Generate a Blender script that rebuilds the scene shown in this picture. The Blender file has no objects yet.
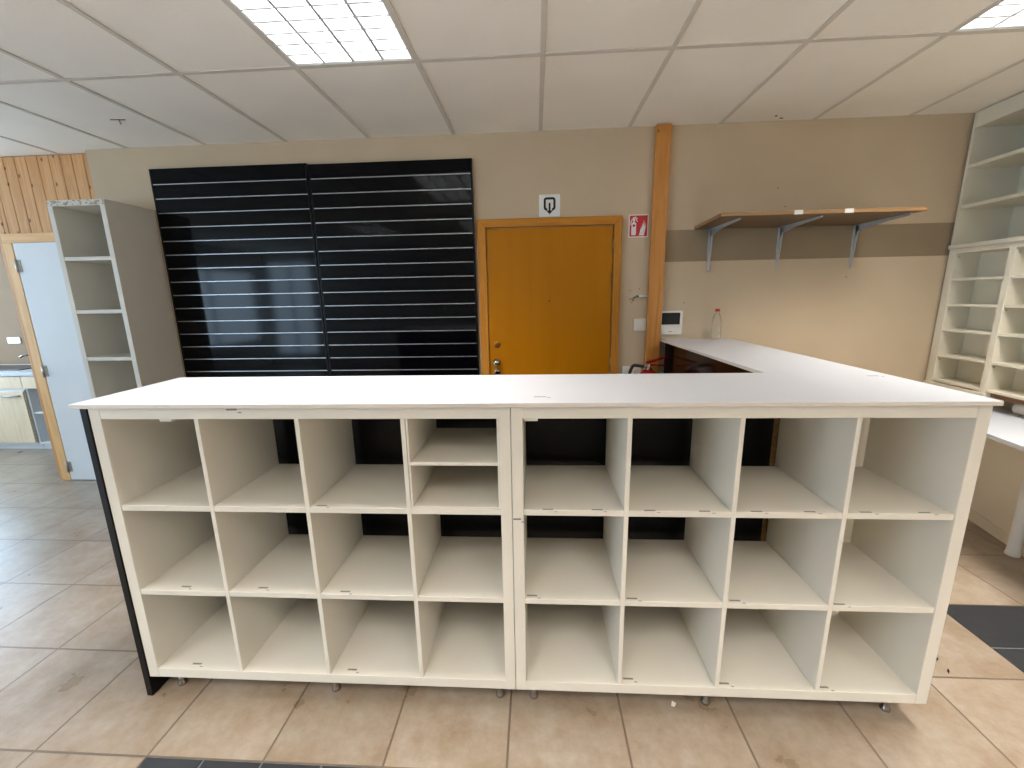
import bpy, bmesh, math, random
from mathutils import Vector, Matrix
random.seed(7)
S = bpy.context.scene
C = S.collection
PI = math.pi

# ------------------------------------------------------------------ materials
def lin(r, g, b):
    def f(v):
        v = v / 255.0
        return v / 12.92 if v <= 0.04045 else ((v + 0.055) / 1.055) ** 2.4
    return (f(r), f(g), f(b), 1.0)

def base(name, col, rough=0.5, metal=0.0, spec=0.5, coat=0.0):
    m = bpy.data.materials.new(name); m.use_nodes = True
    nt = m.node_tree; p = nt.nodes['Principled BSDF']
    p.inputs['Base Color'].default_value = col
    p.inputs['Roughness'].default_value = rough
    p.inputs['Metallic'].default_value = metal
    p.inputs['Specular IOR Level'].default_value = spec
    p.inputs['Coat Weight'].default_value = coat
    return m, nt, p

def N(nt, t, **kw):
    n = nt.nodes.new(t)
    for k, v in kw.items(): setattr(n, k, v)
    return n

def ramp(nt, stops):
    r = N(nt, 'ShaderNodeValToRGB')
    e = r.color_ramp.elements
    while len(e) > len(stops): e.remove(e[-1])
    while len(e) < len(stops): e.new(0.5)
    for i, (p, c) in enumerate(stops):
        e[i].position = p; e[i].color = c
    return r

def mapped(nt, scale=(1, 1, 1), loc=(0, 0, 0), rot=(0, 0, 0)):
    tc = N(nt, 'ShaderNodeTexCoord'); mp = N(nt, 'ShaderNodeMapping')
    mp.inputs['Scale'].default_value = scale; mp.inputs['Location'].default_value = loc
    mp.inputs['Rotation'].default_value = rot
    nt.links.new(tc.outputs['Object'], mp.inputs['Vector'])
    return mp

def noisy(name, c1, c2, scale=8.0, rough=0.5, bump=0.0, bscale=200.0, stretch=(1, 1, 1), metal=0.0, spec=0.5, coat=0.0, detail=4.0):
    m, nt, p = base(name, c1, rough, metal, spec, coat)
    mp = mapped(nt, stretch)
    n = N(nt, 'ShaderNodeTexNoise'); n.inputs['Scale'].default_value = scale; n.inputs['Detail'].default_value = detail
    nt.links.new(mp.outputs[0], n.inputs['Vector'])
    r = ramp(nt, [(0.3, c1), (0.7, c2)])
    nt.links.new(n.outputs['Fac'], r.inputs['Fac']); nt.links.new(r.outputs[0], p.inputs['Base Color'])
    if bump:
        n2 = N(nt, 'ShaderNodeTexNoise'); n2.inputs['Scale'].default_value = bscale
        nt.links.new(mp.outputs[0], n2.inputs['Vector'])
        b = N(nt, 'ShaderNodeBump'); b.inputs['Strength'].default_value = bump; b.inputs['Distance'].default_value = 0.002
        nt.links.new(n2.outputs['Fac'], b.inputs['Height']); nt.links.new(b.outputs[0], p.inputs['Normal'])
    return m

def wood(name, stops, stretch=(6, 6, 0.6), scale=4.0, rough=0.45, distort=0.6, knots=None, coat=0.0, ring=18.0):
    m, nt, p = base(name, stops[0][1], rough, coat=coat)
    mp = mapped(nt, stretch)
    n = N(nt, 'ShaderNodeTexNoise'); n.inputs['Scale'].default_value = scale; n.inputs['Detail'].default_value = 8.0
    n.inputs['Distortion'].default_value = distort
    nt.links.new(mp.outputs[0], n.inputs['Vector'])
    mu = N(nt, 'ShaderNodeMath', operation='MULTIPLY'); mu.inputs[1].default_value = ring
    sn = N(nt, 'ShaderNodeMath', operation='SINE')
    nt.links.new(n.outputs['Fac'], mu.inputs[0]); nt.links.new(mu.outputs[0], sn.inputs[0])
    ma = N(nt, 'ShaderNodeMath', operation='MULTIPLY_ADD'); ma.inputs[1].default_value = 0.22; 
    nt.links.new(sn.outputs[0], ma.inputs[0]); nt.links.new(n.outputs['Fac'], ma.inputs[2])
    r = ramp(nt, stops); nt.links.new(ma.outputs[0], r.inputs['Fac'])
    out = r.outputs[0]
    if knots:
        kc, kscale, kr = knots
        mp2 = mapped(nt, (1, 1, 0.6), rot=(PI / 2, 0, 0))
        v = N(nt, 'ShaderNodeTexVoronoi', voronoi_dimensions='2D'); v.inputs['Scale'].default_value = kscale
        nt.links.new(mp2.outputs[0], v.inputs['Vector'])
        kramp = ramp(nt, [(0.0, (1, 1, 1, 1)), (kr * 0.6, (0.8, 0.8, 0.8, 1)), (kr, (0, 0, 0, 1))])
        nt.links.new(v.outputs['Distance'], kramp.inputs['Fac'])
        mx = N(nt, 'ShaderNodeMix', data_type='RGBA')
        mx.inputs[7].default_value = kc
        sp = N(nt, 'ShaderNodeSeparateColor'); gt = N(nt, 'ShaderNodeMath', operation='GREATER_THAN'); gt.inputs[1].default_value = 0.45
        nt.links.new(v.outputs['Color'], sp.inputs[0]); nt.links.new(sp.outputs[0], gt.inputs[0])
        km = N(nt, 'ShaderNodeMath', operation='MULTIPLY')
        nt.links.new(kramp.outputs[0], km.inputs[0]); nt.links.new(gt.outputs[0], km.inputs[1])
        nt.links.new(km.outputs[0], mx.inputs[0]); nt.links.new(out, mx.inputs[6])
        out = mx.outputs[2]
    nt.links.new(out, p.inputs['Base Color'])
    return m

M = {}
M['melamine'] = noisy('white_melamine', lin(224, 219, 207), lin(219, 214, 202), 3.0, 0.42, 0.05, 350)
M['melamine_cool'] = noisy('cool_white_melamine', lin(216, 211, 194), lin(210, 205, 188), 3.0, 0.45, 0.04, 350)
M['melamine_grey'] = noisy('pale_grey_melamine', lin(220, 217, 208), lin(214, 211, 202), 3.0, 0.45, 0.04, 350)
M['worktop'] = noisy('white_laminate', lin(191, 195, 202), lin(188, 192, 199), 2.0, 0.33, 0.03, 400)
M['edge'] = noisy('worktop_edging', lin(222, 214, 204), lin(214, 206, 196), 6.0, 0.45)
M['black_gloss'] = noisy('black_gloss_board', lin(4, 4, 7), lin(6, 6, 9), 2.0, 0.08, 0, spec=0.15)
M['black_matt'] = noisy('black_board', lin(8, 8, 9), lin(11, 11, 12), 4.0, 0.3, spec=0.2)
M['brown_gloss'] = noisy('dark_brown_gloss_board', lin(20, 9, 9), lin(22, 10, 10), 3.0, 0.1, spec=0.16)
M['alu'] = noisy('aluminium', lin(176, 176, 178), lin(162, 162, 164), 20.0, 0.35, metal=0.75)
M['chrome'] = noisy('chrome', lin(170, 168, 164), lin(155, 153, 150), 10.0, 0.1, metal=1.0)
M['steel'] = noisy('satin_steel', lin(190, 186, 176), lin(170, 166, 158), 30.0, 0.3, metal=1.0)
M['hinge'] = noisy('dull_brass_hinge', lin(150, 122, 88), lin(134, 106, 74), 30.0, 0.4, metal=0.6)
M['galv'] = noisy('galvanised_bracket', lin(190, 192, 194), lin(172, 174, 178), 40.0, 0.4, metal=0.35)
M['wall'] = noisy('beige_plaster', lin(195, 177, 151), lin(189, 171, 145), 2.5, 0.8, 0.25, 220)
M['band'] = noisy('dark_beige_paint', lin(143, 126, 101), lin(137, 120, 96), 3.0, 0.8, 0.25, 220)
M['wall_plain'] = noisy('off_white_plaster', lin(215, 210, 200), lin(208, 203, 193), 2.5, 0.8, 0.2, 220)
M['tile'] = noisy('ceiling_board', lin(240, 236, 228), lin(235, 231, 222), 3.0, 0.9, 0.35, 160)
M['tbar'] = noisy('ceiling_grid_bar', lin(205, 200, 190), lin(198, 193, 183), 12.0, 0.6)
M['dark_gap'] = noisy('dark_gap', lin(60, 52, 44), lin(70, 60, 50), 20.0, 0.9)
M['door_oak'] = wood('oiled_oak_veneer', [(0.2, lin(160, 99, 0)), (0.5, lin(167, 105, 0)), (0.85, lin(174, 111, 2))], (7, 7, 0.25), 2.0, 0.42, 0.2, ring=4)
M['frame_oak'] = wood('oak_casing', [(0.25, lin(172, 112, 36)), (0.5, lin(182, 121, 42)), (0.8, lin(190, 130, 52))], (8, 8, 0.8), 3.0, 0.45, 0.4)
M['frame_oak_h'] = wood('oak_casing_across', [(0.25, lin(172, 112, 36)), (0.5, lin(182, 121, 42)), (0.8, lin(190, 130, 52))], (0.8, 8, 8), 3.0, 0.45, 0.4)
M['post'] = wood('varnished_pine_post', [(0.2, lin(172, 112, 44)), (0.5, lin(186, 124, 54)), (0.85, lin(200, 140, 68))], (7, 7, 0.5), 3.0, 0.4, 0.7, (lin(96, 56, 24), 6.0, 0.045))
M['pine_frame'] = wood('clear_pine', [(0.2, lin(214, 166, 108)), (0.5, lin(226, 180, 122)), (0.85, lin(236, 196, 142))], (7, 7, 0.5), 3.0, 0.45, 0.5)
M['pine_frame_h'] = wood('clear_pine_across', [(0.2, lin(214, 166, 108)), (0.5, lin(226, 180, 122)), (0.85, lin(236, 196, 142))], (0.5, 7, 7), 3.0, 0.45, 0.5)
M['chipboard'] = noisy('raw_chipboard_edge', lin(150, 116, 72), lin(112, 82, 46), 160.0, 0.8)
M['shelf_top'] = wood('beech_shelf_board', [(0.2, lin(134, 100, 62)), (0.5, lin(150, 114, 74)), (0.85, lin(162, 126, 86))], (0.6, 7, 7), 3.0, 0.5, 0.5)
M['shelf_under'] = wood('shaded_shelf_board', [(0.2, lin(92, 72, 50)), (0.5, lin(104, 82, 58)), (0.85, lin(112, 90, 64))], (0.6, 7, 7), 3.0, 0.5, 0.5)  # underside shade painted in as a darker copy of the board wood
M['white_paint'] = noisy('white_door_paint', lin(222, 226, 230), lin(216, 220, 224), 2.0, 0.45)
M['white_plastic'] = noisy('white_plastic', lin(230, 228, 222), lin(224, 222, 216), 4.0, 0.4)
M['sign_white'] = noisy('white_sign_plate', lin(232, 234, 232), lin(226, 228, 226), 4.0, 0.4)
M['sign_red'] = noisy('red_sign_plate', lin(190, 28, 36), lin(182, 24, 32), 4.0, 0.4)
M['ink'] = noisy('black_ink', lin(16, 18, 20), lin(22, 24, 26), 20.0, 0.5)
M['grey_ink'] = noisy('grey_print', lin(150, 146, 138), lin(112, 108, 100), 300.0, 0.6)
M['screen'] = noisy('black_screen', lin(20, 22, 24), lin(26, 28, 30), 4.0, 0.08)
M['red_enamel'] = noisy('red_enamel', lin(168, 18, 20), lin(158, 14, 16), 4.0, 0.25)
M['red_plastic'] = noisy('red_plastic', lin(196, 34, 40), lin(186, 28, 34), 10.0, 0.4)
M['rubber'] = noisy('black_rubber', lin(18, 18, 18), lin(26, 26, 26), 40.0, 0.5)
M['kitchen_wood'] = wood('pale_maple_front', [(0.2, lin(212, 190, 158)), (0.5, lin(220, 200, 170)), (0.85, lin(226, 208, 180))], (6, 6, 0.6), 3.0, 0.45, 0.4)
M['kitchen_wall'] = noisy('brown_beige_plaster', lin(122, 98, 72), lin(116, 92, 67), 2.5, 0.8, 0.2, 220)
M['brown_wood'] = wood('brown_batten', [(0.2, lin(112, 78, 52)), (0.5, lin(128, 90, 60)), (0.85, lin(140, 102, 70))], (7, 0.6, 7), 3.0, 0.5, 0.5)
M['paper'] = noisy('white_paper', lin(232, 230, 224), lin(226, 224, 218), 8.0, 0.7)
M['slate'] = noisy('dark_slate_tile', lin(46, 48, 52), lin(36, 38, 41), 5.0, 0.42, 0.5, 30, detail=8)

# black chips pattern on the raw chipboard top of the tall shelf
def m_chips():
    m, nt, p = base('chipped_melamine_edge', lin(214, 211, 202), 0.5)
    mp = mapped(nt, (1, 1, 1.6))
    v = N(nt, 'ShaderNodeTexNoise'); v.inputs['Scale'].default_value = 34.0; v.inputs['Detail'].default_value = 2.0
    nt.links.new(mp.outputs[0], v.inputs['Vector'])
    r = ramp(nt, [(0.50, lin(205, 202, 192)), (0.56, lin(150, 143, 130))])
    nt.links.new(v.outputs['Fac'], r.inputs['Fac']); nt.links.new(r.outputs[0], p.inputs['Base Color'])
    return m
M['chips'] = m_chips()

# floor: cream ceramic tiles with grout, pitch measured from the joints
TX, TY, FX, FY = 0.4074, 0.4114, -0.1036, 1.4616
def m_floor():
    m, nt, p = base('cream_floor_tile', lin(190, 174, 152), 0.3)
    mp = mapped(nt, (1, 1, 1), (-FX + TX * 40, -FY + TY * 40, 0))
    b = N(nt, 'ShaderNodeTexBrick', offset=0.0, squash=1.0)
    b.inputs['Scale'].default_value = 1.0; b.inputs['Brick Width'].default_value = TX; b.inputs['Row Height'].default_value = TY
    b.inputs['Mortar Size'].default_value = 0.0042; b.inputs['Mortar Smooth'].default_value = 0.25
    b.inputs['Color1'].default_value = (0.0, 0, 0, 1); b.inputs['Color2'].default_value = (1, 1, 1, 1)
    b.inputs['Mortar'].default_value = (0.5, 0.5, 0.5, 1)
    nt.links.new(mp.outputs[0], b.inputs['Vector'])
    tcol = ramp(nt, [(0.0, lin(158, 149, 139)), (1.0, lin(168, 159, 149))])
    nt.links.new(b.outputs['Color'], tcol.inputs['Fac'])
    n = N(nt, 'ShaderNodeTexNoise'); n.inputs['Scale'].default_value = 5.5; n.inputs['Detail'].default_value = 6.0; n.inputs['Roughness'].default_value = 0.6
    nt.links.new(mp.outputs[0], n.inputs['Vector'])
    nr = ramp(nt, [(0.34, lin(222, 208, 190)), (0.5, lin(240, 232, 222)), (0.68, lin(255, 252, 248))])
    nt.links.new(n.outputs['Fac'], nr.inputs['Fac'])
    mul = N(nt, 'ShaderNodeMix', data_type='RGBA', blend_type='MULTIPLY'); mul.inputs[0].default_value = 1.0
    nt.links.new(tcol.outputs[0], mul.inputs[6]); nt.links.new(nr.outputs[0], mul.inputs[7])
    n2 = N(nt, 'ShaderNodeTexNoise'); n2.inputs['Scale'].default_value = 26.0; n2.inputs['Detail'].default_value = 9.0; n2.inputs['Roughness'].default_value = 0.7
    nt.links.new(mp.outputs[0], n2.inputs['Vector'])
    sr = ramp(nt, [(0.3, lin(216, 203, 187)), (0.5, lin(236, 230, 222)), (0.68, lin(255, 253, 250))])
    nt.links.new(n2.outputs['Fac'], sr.inputs['Fac'])
    mul2 = N(nt, 'ShaderNodeMix', data_type='RGBA', blend_type='MULTIPLY'); mul2.inputs[0].default_value = 0.6
    nt.links.new(mul.outputs[2], mul2.inputs[6]); nt.links.new(sr.outputs[0], mul2.inputs[7])
    mx = N(nt, 'ShaderNodeMix', data_type='RGBA'); mx.inputs[7].default_value = lin(108, 94, 80)
    nt.links.new(b.outputs['Fac'], mx.inputs[0]); nt.links.new(mul2.outputs[2], mx.inputs[6])
    nt.links.new(mx.outputs[2], p.inputs['Base Color'])
    rr = N(nt, 'ShaderNodeMapRange'); rr.inputs[3].default_value = 0.2; rr.inputs[4].default_value = 0.42
    nt.links.new(n.outputs['Fac'], rr.inputs[0]); nt.links.new(rr.outputs[0], p.inputs['Roughness'])
    # relief
    inv = N(nt, 'ShaderNodeMath', operation='SUBTRACT'); inv.inputs[0].default_value = 1.0
    nt.links.new(b.outputs['Fac'], inv.inputs[1])
    ad = N(nt, 'ShaderNodeMath', operation='MULTIPLY_ADD'); ad.inputs[1].default_value = 0.35
    nt.links.new(n.outputs['Fac'], ad.inputs[0]); nt.links.new(inv.outputs[0], ad.inputs[2])
    bp = N(nt, 'ShaderNodeBump'); bp.inputs['Strength'].default_value = 0.8; bp.inputs['Distance'].default_value = 0.004
    nt.links.new(ad.outputs[0], bp.inputs['Height']); nt.links.new(bp.outputs[0], p.inputs['Normal'])
    return m
M['floor'] = m_floor()

# pine cladding: one tone per board comes from the board's own position, knots from a voronoi
def m_cladding():
    m = wood('knotty_pine_board', [(0.2, lin(186, 134, 82)), (0.5, lin(204, 153, 100)), (0.85, lin(218, 170, 116))],
             (9, 9, 0.5), 3.0, 0.4, 0.6, (lin(104, 60, 30), 9.5, 0.10))
    return m
M['cladding'] = m_cladding()

def m_emit(name, col, strength):
    m = bpy.data.materials.new(name); m.use_nodes = True
    nt = m.node_tree; nt.nodes.remove(nt.nodes['Principled BSDF'])
    e = N(nt, 'ShaderNodeEmission'); e.inputs[0].default_value = col; e.inputs[1].default_value = strength
    nt.links.new(e.outputs[0], nt.nodes['Material Output'].inputs[0])
    return m
LAMP = 32.0; TUBE_W = 29.0; SPREAD = 110.0
M['lamp'] = m_emit('fluorescent_glow', (1.0, 0.98, 0.945, 1), LAMP)
M['louvre'] = noisy('satin_aluminium_louvre', lin(212, 214, 218), lin(204, 206, 211), 10.0, 0.3, metal=0.2)
M['tray'] = noisy('white_lamp_tray', lin(225, 225, 222), lin(218, 218, 215), 10.0, 0.5)

def m_pet():
    m, nt, p = base('clear_plastic', (0.96, 0.98, 0.97, 1), 0.06)
    p.inputs['Transmission Weight'].default_value = 1.0; p.inputs['IOR'].default_value = 1.34
    n = N(nt, 'ShaderNodeTexNoise'); n.inputs['Scale'].default_value = 60.0
    b = N(nt, 'ShaderNodeBump'); b.inputs['Strength'].default_value = 0.35
    nt.links.new(n.outputs['Fac'], b.inputs['Height']); nt.links.new(b.outputs[0], p.inputs['Normal'])
    return m
M['pet'] = m_pet()

# ------------------------------------------------------------------ mesh helpers
class B:
    """collects boxes, prisms, tubes and lathes into one mesh"""
    def __init__(s): s.bm = bmesh.new(); s.mi = 0
    def _fin(s, faces):
        for f in faces: f.material_index = s.mi
    def box(s, x0, x1, y0, y1, z0, z1, bev=0.0, seg=1):
        xs, ys, zs = sorted((x0, x1)), sorted((y0, y1)), sorted((z0, z1))
        vs = [s.bm.verts.new((xs[i], ys[j], zs[k])) for i in (0, 1) for j in (0, 1) for k in (0, 1)]
        fs = [s.bm.faces.new([vs[i] for i in q]) for q in ((0, 1, 3, 2), (4, 6, 7, 5), (0, 4, 5, 1), (2, 3, 7, 6), (0, 2, 6, 4), (1, 5, 7, 3))]
        s._fin(fs)
        if bev:
            es = {e for f in fs for e in f.edges}
            r = bmesh.ops.bevel(s.bm, geom=list(es), offset=bev, segments=seg, affect='EDGES', profile=0.6)
            s._fin(r['faces'])
        return s
    def prism(s, pts, a, b, axis='z', bev=0.0):
        """extrude a polygon; pts are the two other coordinates in order"""
        def mk(p, t):
            return {'z': (p[0], p[1], t), 'y': (p[0], t, p[1]), 'x': (t, p[0], p[1])}[axis]
        v0 = [s.bm.verts.new(mk(p, a)) for p in pts]; v1 = [s.bm.verts.new(mk(p, b)) for p in pts]
        n = len(pts)
        fs = [s.bm.faces.new(v0), s.bm.faces.new(list(reversed(v1)))]
        for i in range(n):
            j = (i + 1) % n
            fs.append(s.bm.faces.new((v0[i], v1[i], v1[j], v0[j])))
        s._fin(fs)
        if bev:
            es = {e for f in fs for e in f.edges}
            r = bmesh.ops.bevel(s.bm, geom=list(es), offset=bev, segments=1, affect='EDGES'); s._fin(r['faces'])
        return s
    def lathe(s, prof, c=(0, 0, 0), n=24, axis='z'):
        rings = []
        for (r, t) in prof:
            ring = []
            for k in range(n):
                a = 2 * PI * k / n; u, w = r * math.cos(a), r * math.sin(a)
                p = {'z': (u, w, t), 'y': (u, t, w), 'x': (t, u, w)}[axis]
                ring.append(s.bm.verts.new((p[0] + c[0], p[1] + c[1], p[2] + c[2])))
            rings.append(ring)
        fs = []
        for q in range(len(rings) - 1):
            for k in range(n):
                j = (k + 1) % n
                f = s.bm.faces.new((rings[q][k], rings[q][j], rings[q + 1][j], rings[q + 1][k])); f.smooth = True; fs.append(f)
        fs.append(s.bm.faces.new(list(reversed(rings[0])))); fs.append(s.bm.faces.new(rings[-1]))
        s._fin(fs)
        return s
    def tube(s, pts, r, n=10, closed=False):
        pts = [Vector(p) for p in pts]; rings = []
        m = len(pts)
        up = Vector((0.13, 0.21, 1)).normalized()
        for i, p in enumerate(pts):
            d = (pts[min(i + 1, m - 1)] - pts[max(i - 1, 0)]).normalized()
            a = d.cross(up)
            if a.length < 1e-3: a = d.cross(Vector((1, 0, 0)))
            a.normalize(); b = d.cross(a).normalized()
            rr = r[i] if isinstance(r, (list, tuple)) else r
            rings.append([s.bm.verts.new(p + rr * (math.cos(2 * PI * k / n) * a + math.sin(2 * PI * k / n) * b)) for k in range(n)])
        fs = []
        for q in range(m - 1):
            for k in range(n):
                j = (k + 1) % n
                f = s.bm.faces.new((rings[q][k], rings[q][j], rings[q + 1][j], rings[q + 1][k])); f.smooth = True; fs.append(f)
        fs.append(s.bm.faces.new(list(reversed(rings[0])))); fs.append(s.bm.faces.new(rings[-1]))
        s._fin(fs)
        return s

def obj(name, b, mats, parent=None, local=False):
    """ONE mesh object; coordinates are world unless local (then they are the parent's)"""
    bm = b.bm
    bmesh.ops.recalc_face_normals(bm, faces=bm.faces)
    if parent is not None and not local:
        W = world_of(parent).inverted()
        bmesh.ops.transform(bm, matrix=W, verts=bm.verts)
    me = bpy.data.meshes.new(name); bm.to_mesh(me); bm.free()
    for m in (mats if isinstance(mats, (list, tuple)) else [mats]): me.materials.append(m)
    o = bpy.data.objects.new(name, me); C.objects.link(o)
    if parent is not None: o.parent = parent
    return o

def world_of(o):
    m = Matrix.LocRotScale(o.location, o.rotation_euler, o.scale)
    return world_of(o.parent) @ m if o.parent else m

def tag(o, label, cat, group=None):
    o['label'] = label; o['category'] = cat
    if group: o['group'] = group
    return o

def thing(name, label, cat, loc=(0, 0, 0), rz=0.0, group=None):
    o = bpy.data.objects.new(name, None); C.objects.link(o)
    o.location = loc; o.rotation_euler = (0, 0, rz); o.empty_display_size = 0.1
    return tag(o, label, cat, group)

def single(name, b, mat, label, cat, loc=(0, 0, 0), group=None):
    """a thing that is one mesh, its origin at its own base"""
    bmesh.ops.translate(b.bm, vec=-Vector(loc), verts=b.bm.verts)
    o = obj(name, b, mat); o.location = loc
    return tag(o, label, cat, group)

def struct(name, b, mat, parent=None):
    o = obj(name, b, mat, parent)
    if parent is None: o['kind'] = 'structure'
    return o

def dup(root, loc, label=None):
    r = root.copy(); C.objects.link(r); r.location = loc
    if label: r['label'] = label
    for ch in list(root.children):
        c = ch.copy(); C.objects.link(c); c.parent = r
        for g in ch.children:
            d = g.copy(); C.objects.link(d); d.parent = c
    return r

# ------------------------------------------------------------------ camera
cam = bpy.data.cameras.new('camera'); co = bpy.data.objects.new('camera', cam); C.objects.link(co)
cam.sensor_width = 36.0; cam.lens = 415.2949 / 1024 * 36.0; cam.clip_start = 0.02
R_, U_, F_ = (0.99831517, 0.05507131, -0.01827481), (0.00663361, 0.20456237, 0.97883105), (-0.05764385, 0.97730312, -0.2038524)
co.matrix_world = Matrix(((R_[0], U_[0], -F_[0], 0), (R_[1], U_[1], -F_[1], 0), (R_[2], U_[2], -F_[2], 1.5009), (0, 0, 0, 1)))
S.camera = co

CZ = 2.6133          # ceiling
WY = 3.148           # back wall
PX = 3.21            # pine wall
LX = -6.45            # far left wall
FYW = -3.6           # wall behind the viewpoint
KY = 4.5             # kitchen back wall

# ------------------------------------------------------------------ room shell
X1S, Y1S = FX + TX * 5, FY + TY
bf = B()
def fl(x0, x1, y0, y1, mi):
    bf.mi = mi; bf.box(x0, x1, y0, y1, -0.06, 0.0)
sl_f = (FX - TX * 3, FX - TX, FY - TY * 3, FY - TY)               # slate inset in front of the counter
sl_r = (X1S, X1S + TX * 2, FY - TY * 1, Y1S)                      # slate inset to the right
xs = sorted({LX, sl_f[0], sl_f[1], sl_r[0], sl_r[1], 3.6}); ys_ = sorted({FYW, sl_f[2], sl_f[3], sl_r[2], sl_r[3], KY})
for i in range(len(xs) - 1):
    for j in range(len(ys_) - 1):
        cx, cy = (xs[i] + xs[i + 1]) / 2, (ys_[j] + ys_[j + 1]) / 2
        ins = any(a < cx < b and c < cy < d for a, b, c, d in (sl_f, sl_r))
        if not ins: fl(xs[i], xs[i + 1], ys_[j], ys_[j + 1], 0)
def slate(x0, x1, y0, y1, w, h):
    bf.mi = 2; bf.box(x0, x1, y0, y1, -0.06, -0.0025)
    bf.mi = 1
    y = y1
    while y > y0 + 0.02:
        ya = max(y - h, y0); x = x0
        while x < x1 - 0.02:
            xa = min(x + w, x1)
            bf.box(x + 0.0035, xa - 0.0035, ya + 0.0035, y - 0.0035, -0.02, 0.0002); x = xa
        y = ya
slate(*sl_f, 0.2037, 0.2057); slate(*sl_r, 0.4074, 0.257)
M['slate_grout'] = noisy('slate_grout', lin(120, 122, 122), lin(104, 106, 106), 30, 0.8)
struct('floor', bf, [M['floor'], M['slate'], M['slate_grout']])

# ceiling boards on a visible T grid; cells filled by lamps are left out
GX, GP, GY = 0.0424, 0.6, 2.2296
lamp_cells = [(-2, 0), (3, 0), (-5, 2), (-2, 2), (1, 2), (4, 2)]   # (column from GX, row of 1.2 m towards the viewer)
bc = B()
rows = [GY + 1.2 * 2, GY + 1.2, GY] + [GY - 1.2 * k for k in range(1, 6)]
rows = [KY] + [r for r in rows if FYW < r < KY] + [FYW]
cols = [LX] + [GX + GP * k for k in range(-14, 7) if LX + 0.05 < GX + GP * k < 3.55] + [3.6]
lampset = set()
for (k, r) in lamp_cells: lampset.add((round(GX + GP * k, 3), round(GY - 1.2 * r, 3)))
for i in range(len(cols) - 1):
    for j in range(len(rows) - 1):
        if (round(cols[i], 3), round(rows[j], 3)) in lampset: continue
        bc.mi = 0; bc.box(cols[i] + 0.01, cols[i + 1] - 0.01, rows[j + 1] + 0.01, rows[j] - 0.01, CZ + 0.003, CZ + 0.02)
bc.mi = 1
for x in cols[1:-1]: bc.box(x - 0.012, x + 0.012, FYW, KY, CZ - 0.001, CZ + 0.03)
for y in rows[1:-1]: bc.box(LX, 3.6, y - 0.012, y + 0.012, CZ - 0.0014, CZ + 0.03)
bc.mi = 2
for (x, y, a, l, w) in ((-2.60, 2.689, 0.1, 0.09, 0.003), (-2.545, 2.687, 2.24, 0.09, 0.003), (1.60, 3.10, 0.1, 0.02, 0.008), (1.55, 3.06, 0.3, 0.012, 0.01), (-0.565, 2.363, 0.2, 0.012, 0.012)):
    dx, dy = math.cos(a) * l, math.sin(a) * l; nx, ny = -math.sin(a) * w / 2, math.cos(a) * w / 2
    bc.prism([(x - nx, y - ny), (x + dx - nx, y + dy - ny), (x + dx + nx, y + dy + ny), (x + nx, y + ny)], CZ - 0.0005, CZ + 0.004)
bc.mi = 0; bc.box(LX, 3.6, FYW, KY, CZ + 0.12, CZ + 0.14)
struct('ceiling', bc, [M['tile'], M['tbar'], M['dark_gap']])

# back wall with its painted band right of the post, drill holes
b = B(); b.box(-3.28, 3.5, WY, WY + 0.1, 0, CZ + 0.12)
b.mi = 1; b.box(0.905, 3.2, WY - 0.0012, WY + 0.01, 1.73, 1.945)
b.mi = 2
for (x, z) in ((0.69, 1.535), (0.755, 1.545), (1.08, 1.44), (1.66, 2.2), (2.19, 1.6), (1.72, 2.08)):
    b.lathe([(0.004, 0), (0.004, 0.004)], (x, WY - 0.001, z), 8, 'y')
struct('wall_back', b, [M['wall'], M['band'], M['dark_gap']])

# right wall, turned about three degrees like the cabinets that stand against it
A = math.atan(0.052); RX, RY = 2.83, 3.13
rwall = B(); rwall.box(0.36, 0.46, -6.8, 0.12, 0, CZ + 0.12)
o = obj('wall_right', rwall, M['wall_plain']); o['kind'] = 'structure'; o.location = (RX, RY, 0); o.rotation_euler = (0, 0, -A)

# pine wall (boards) left of the beige wall
b = B(); b.box(-4.225, -3.28, PX + 0.012, PX + 0.10, 0, CZ + 0.12)
struct('wall_pine', b, M['pine_frame'])
b = B()
x = -3.283
door_top = 2.047
k = 0
while x > -4.15:
    x0 = max(x - 0.0925, -4.152)
    lo = door_top
    b.box(x0 + 0.0015, x - 0.0015, PX - 0.002, PX + 0.012, lo, CZ, 0.004)
    x = x0; k += 1
b.box(-4.225, -4.154, PX - 0.002, PX + 0.012, 0.0, CZ, 0.004)
struct('trim_1', b, M['cladding'])
# side return of that wall into the kitchen
b = B(); b.box(-4.225, -4.1, PX + 0.10, KY, 0, CZ + 0.12)
struct('wall_partition', b, M['kitchen_wall'])
b = B(); b.box(LX, -4.1, KY, KY + 0.1, 0, CZ + 0.12)
struct('wall_kitchen', b, M['kitchen_wall'])
# left wall with two openings, wall behind the viewpoint with an added, unseen window for daylight
def wall_with_holes(axis, c0, c1, a0, a1, holes, z1):
    b = B()
    cuts = sorted({a0, a1} | {h[0] for h in holes} | {h[1] for h in holes})
    for i in range(len(cuts) - 1):
        m_ = (cuts[i] + cuts[i + 1]) / 2
        hz = [h for h in holes if h[0] < m_ < h[1]]
        spans = [(0, z1)] if not hz else [(0, hz[0][2]), (hz[0][3], z1)]
        for (za, zb) in spans:
            if zb - za < 0.005: continue
            if axis == 'x': b.box(c0, c1, cuts[i], cuts[i + 1], za, zb)
            else: b.box(cuts[i], cuts[i + 1], c0, c1, za, zb)
    return b
left_holes = [(-3.4, -0.6, 0.6, 2.2), (1.9, 4.4, 0.7, 2.57)]
struct('wall_left', wall_with_holes('x', LX - 0.2, LX, FYW, KY, left_holes, CZ + 0.12), M['wall_plain'])
front_holes = [(-6.4, -5.3, 0.2, 2.45)]
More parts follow.
